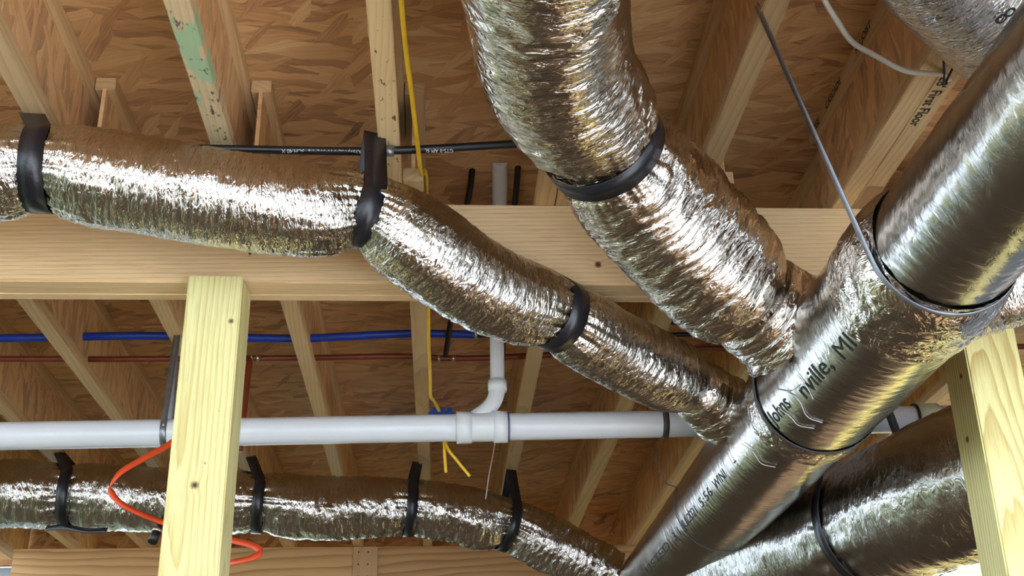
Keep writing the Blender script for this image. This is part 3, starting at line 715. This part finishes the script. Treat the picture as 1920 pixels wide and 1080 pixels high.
tag(link_obj('riser_pipe', tube_mesh([(.225, 4.165, 1.60), (.222, 3.95, 1.64), (.224, 3.5, 1.745), (.227, 3.16, 1.83), (.228, 3.12, 1.86)], .0095, 14, .02), M['black_pex']), 'black riser pipe right of the white vent pipe', 'pipe')
tag(link_obj('cold_pipe', tube_mesh([(.6, 4.15, 1.695), (.951, 4.15, 1.706), (1.6, 4.15, 1.71)], .0095, 14, .02), M['black_pex']), 'thin black pipe behind the junction of the two flexible ducts', 'pipe')
# black gas pipe under the front joists
rG = thing('gas_pipe', (-.1, 2.53, 1.51), 'black gas pipe with white lettering clamped under a joist', 'pipe')
gas_run = adopt(link_obj('pipe_run', tube_mesh([(-1.2, 2.53, 1.519), (-.52, 2.53, 1.521), (-.17, 2.53, 1.5205), (.17, 2.53, 1.545), (.24, 2.53, 1.55), (.40, 2.53, 1.552)], .0102, 18, .02), M['black_pex']), rG)
def print_pipe(s, size, x_right, y, h, rad, ang):
    me = text_mesh(s, size)
    for v in me.vertices:                       # printed upside down: reads right to left
        a = math.radians(ang)-(v.co.y-size*.35)/rad; r2 = rad+.0008
        v.co = Vector((x_right-v.co.x, y-r2*math.sin(a), ZC+h-r2*math.cos(a)))
    me.materials.append(M['white_ink']); return adopt(link_obj('lettering', me), gas_run)
print_pipe('(EA357) PSL-1 PP-A E 1/2" SCH.40 X', .0135, -.185, 2.53, 1.5205, .0102, 42)
print_pipe('GTS-II API 5L', .0125, .025, 2.53, 1.527, .0102, 42)
cl = strap_loop('pipe_clamp', (-.132, 2.53, 1.5208), (1, 0, 0), .0125, (-.132, 2.53, 1.5375), .026, .0014, M['steel_strap'], 'shiny clamp fixing the black gas pipe to the ink-specked joist', 'clamp', n=40)

tag(link_obj('electric_cable', tube_mesh([(-.10, 1.2, 1.50), (-.09, 1.75, 1.50), (-.084, 1.92, 1.50), (-.080, 2.06, 1.50), (-.071, 2.236, 1.50), (-.061, 2.461, 1.50), (-.054, 2.64, 1.52), (-.046, 2.72, 1.575), (-.044, 3.02, 1.575), (-.043, 3.10, 1.50), (-.041, 3.3, 1.45), (-.041, 3.5, 1.40), (-.038, 3.70, 1.375), (-.036, 3.82, 1.34), (-.022, 3.87, 1.338), (-.003, 3.915, 1.31)], .0056, 10, .012), M['yellow']), 'yellow electric cable running along the middle joist', 'cable')
rX = thing('junction_box', (-.005, 3.92, 1.24), 'blue junction box behind the drain pipe with two yellow cable ends', 'junction box')
adopt(link_obj('box', box_mesh(-.045, .043, 3.90, 3.96, ZC+1.235, ZC+1.322, .006), M['box_blue']), rX)
for x0 in (-.03, -.005, .02): adopt(link_obj('clamp_tab', box_mesh(x0, x0+.016, 3.905, 3.955, ZC+1.318, ZC+1.332, .002), M['box_blue']), rX)
adopt(link_obj('cable_end', tube_mesh([(.008, 3.91, 1.25), (.010, 3.90, 1.186), (.016, 3.90, 1.101)], .0052, 10, .01), M['yellow']), rX)
adopt(link_obj('cable_end', tube_mesh([(.010, 3.91, 1.25), (.019, 3.90, 1.190), (.055, 3.90, 1.14), (.096, 3.90, 1.088)], .0052, 10, .01), M['yellow']), rX)
wc = tag(link_obj('data_cable', tube_mesh([(.60, 1.60, 1.52), (.66, 1.70, 1.46), (.705, 1.765, 1.405), (.745, 1.815, 1.388), (.790, 1.87, 1.382), (.850, 1.915, 1.384), (.935, 1.985, 1.400), (1.02, 2.06, 1.445), (1.10, 2.15, 1.505), (1.14, 2.20, 1.528)], .0058, 10, .01), M['white_cable']), 'white cable drooping to the handwritten joist in the upper right', 'cable')
adopt(link_obj('cable_tie', tube_mesh([(1.085, 2.10, 1.53), (1.095, 2.13, 1.500), (1.11, 2.17, 1.495), (1.13, 2.15, 1.53)], .0025, 8, .01), M['black_pex']), wc)

# orange ribbon cord looping behind the left post
op = catmull([(-.66, 3.26, 1.10), (-.697, 3.25, 1.052), (-.742, 3.2, .986), (-.801, 3.15, .927), (-.848, 3.12, .878), (-.864, 3.12, .842), (-.84, 3.12, .807), (-.789, 3.15, .782), (-.732, 3.2, .768), (-.645, 3.2, .740), (-.537, 3.15, .708), (-.479, 3.12, .686), (-.460, 3.1, .667), (-.482, 3.08, .648), (-.524, 3.1, .643), (-.596, 3.2, .655), (-.66, 3.25, .66)], 10)
tag(link_obj('orange_cord', ribbon_mesh(op, (0, .45, 1), .017, .003, 'orange'), M['orange']), 'flat orange cord curling round behind the left post', 'cord')
rK = thing('cable_plug', (-.76, 3.23, .72), 'black plug with a silver ring hanging by the left post', 'plug')
adopt(link_obj('plug_body', tube_mesh([(-.766, 3.22, .722), (-.757, 3.235, .757)], .0125, 16), M['black_pex']), rK)
adopt(link_obj('ring', tube_mesh([(-.759, 3.232, .750), (-.757, 3.235, .760)], .0142, 16), M['brass']), rK)
adopt(link_obj('lead', tube_mesh([(-.757, 3.235, .757), (-.745, 3.25, .80), (-.70, 3.27, .90), (-.66, 3.28, 1.05)], .008, 12, .01), M['black_pex']), rK)
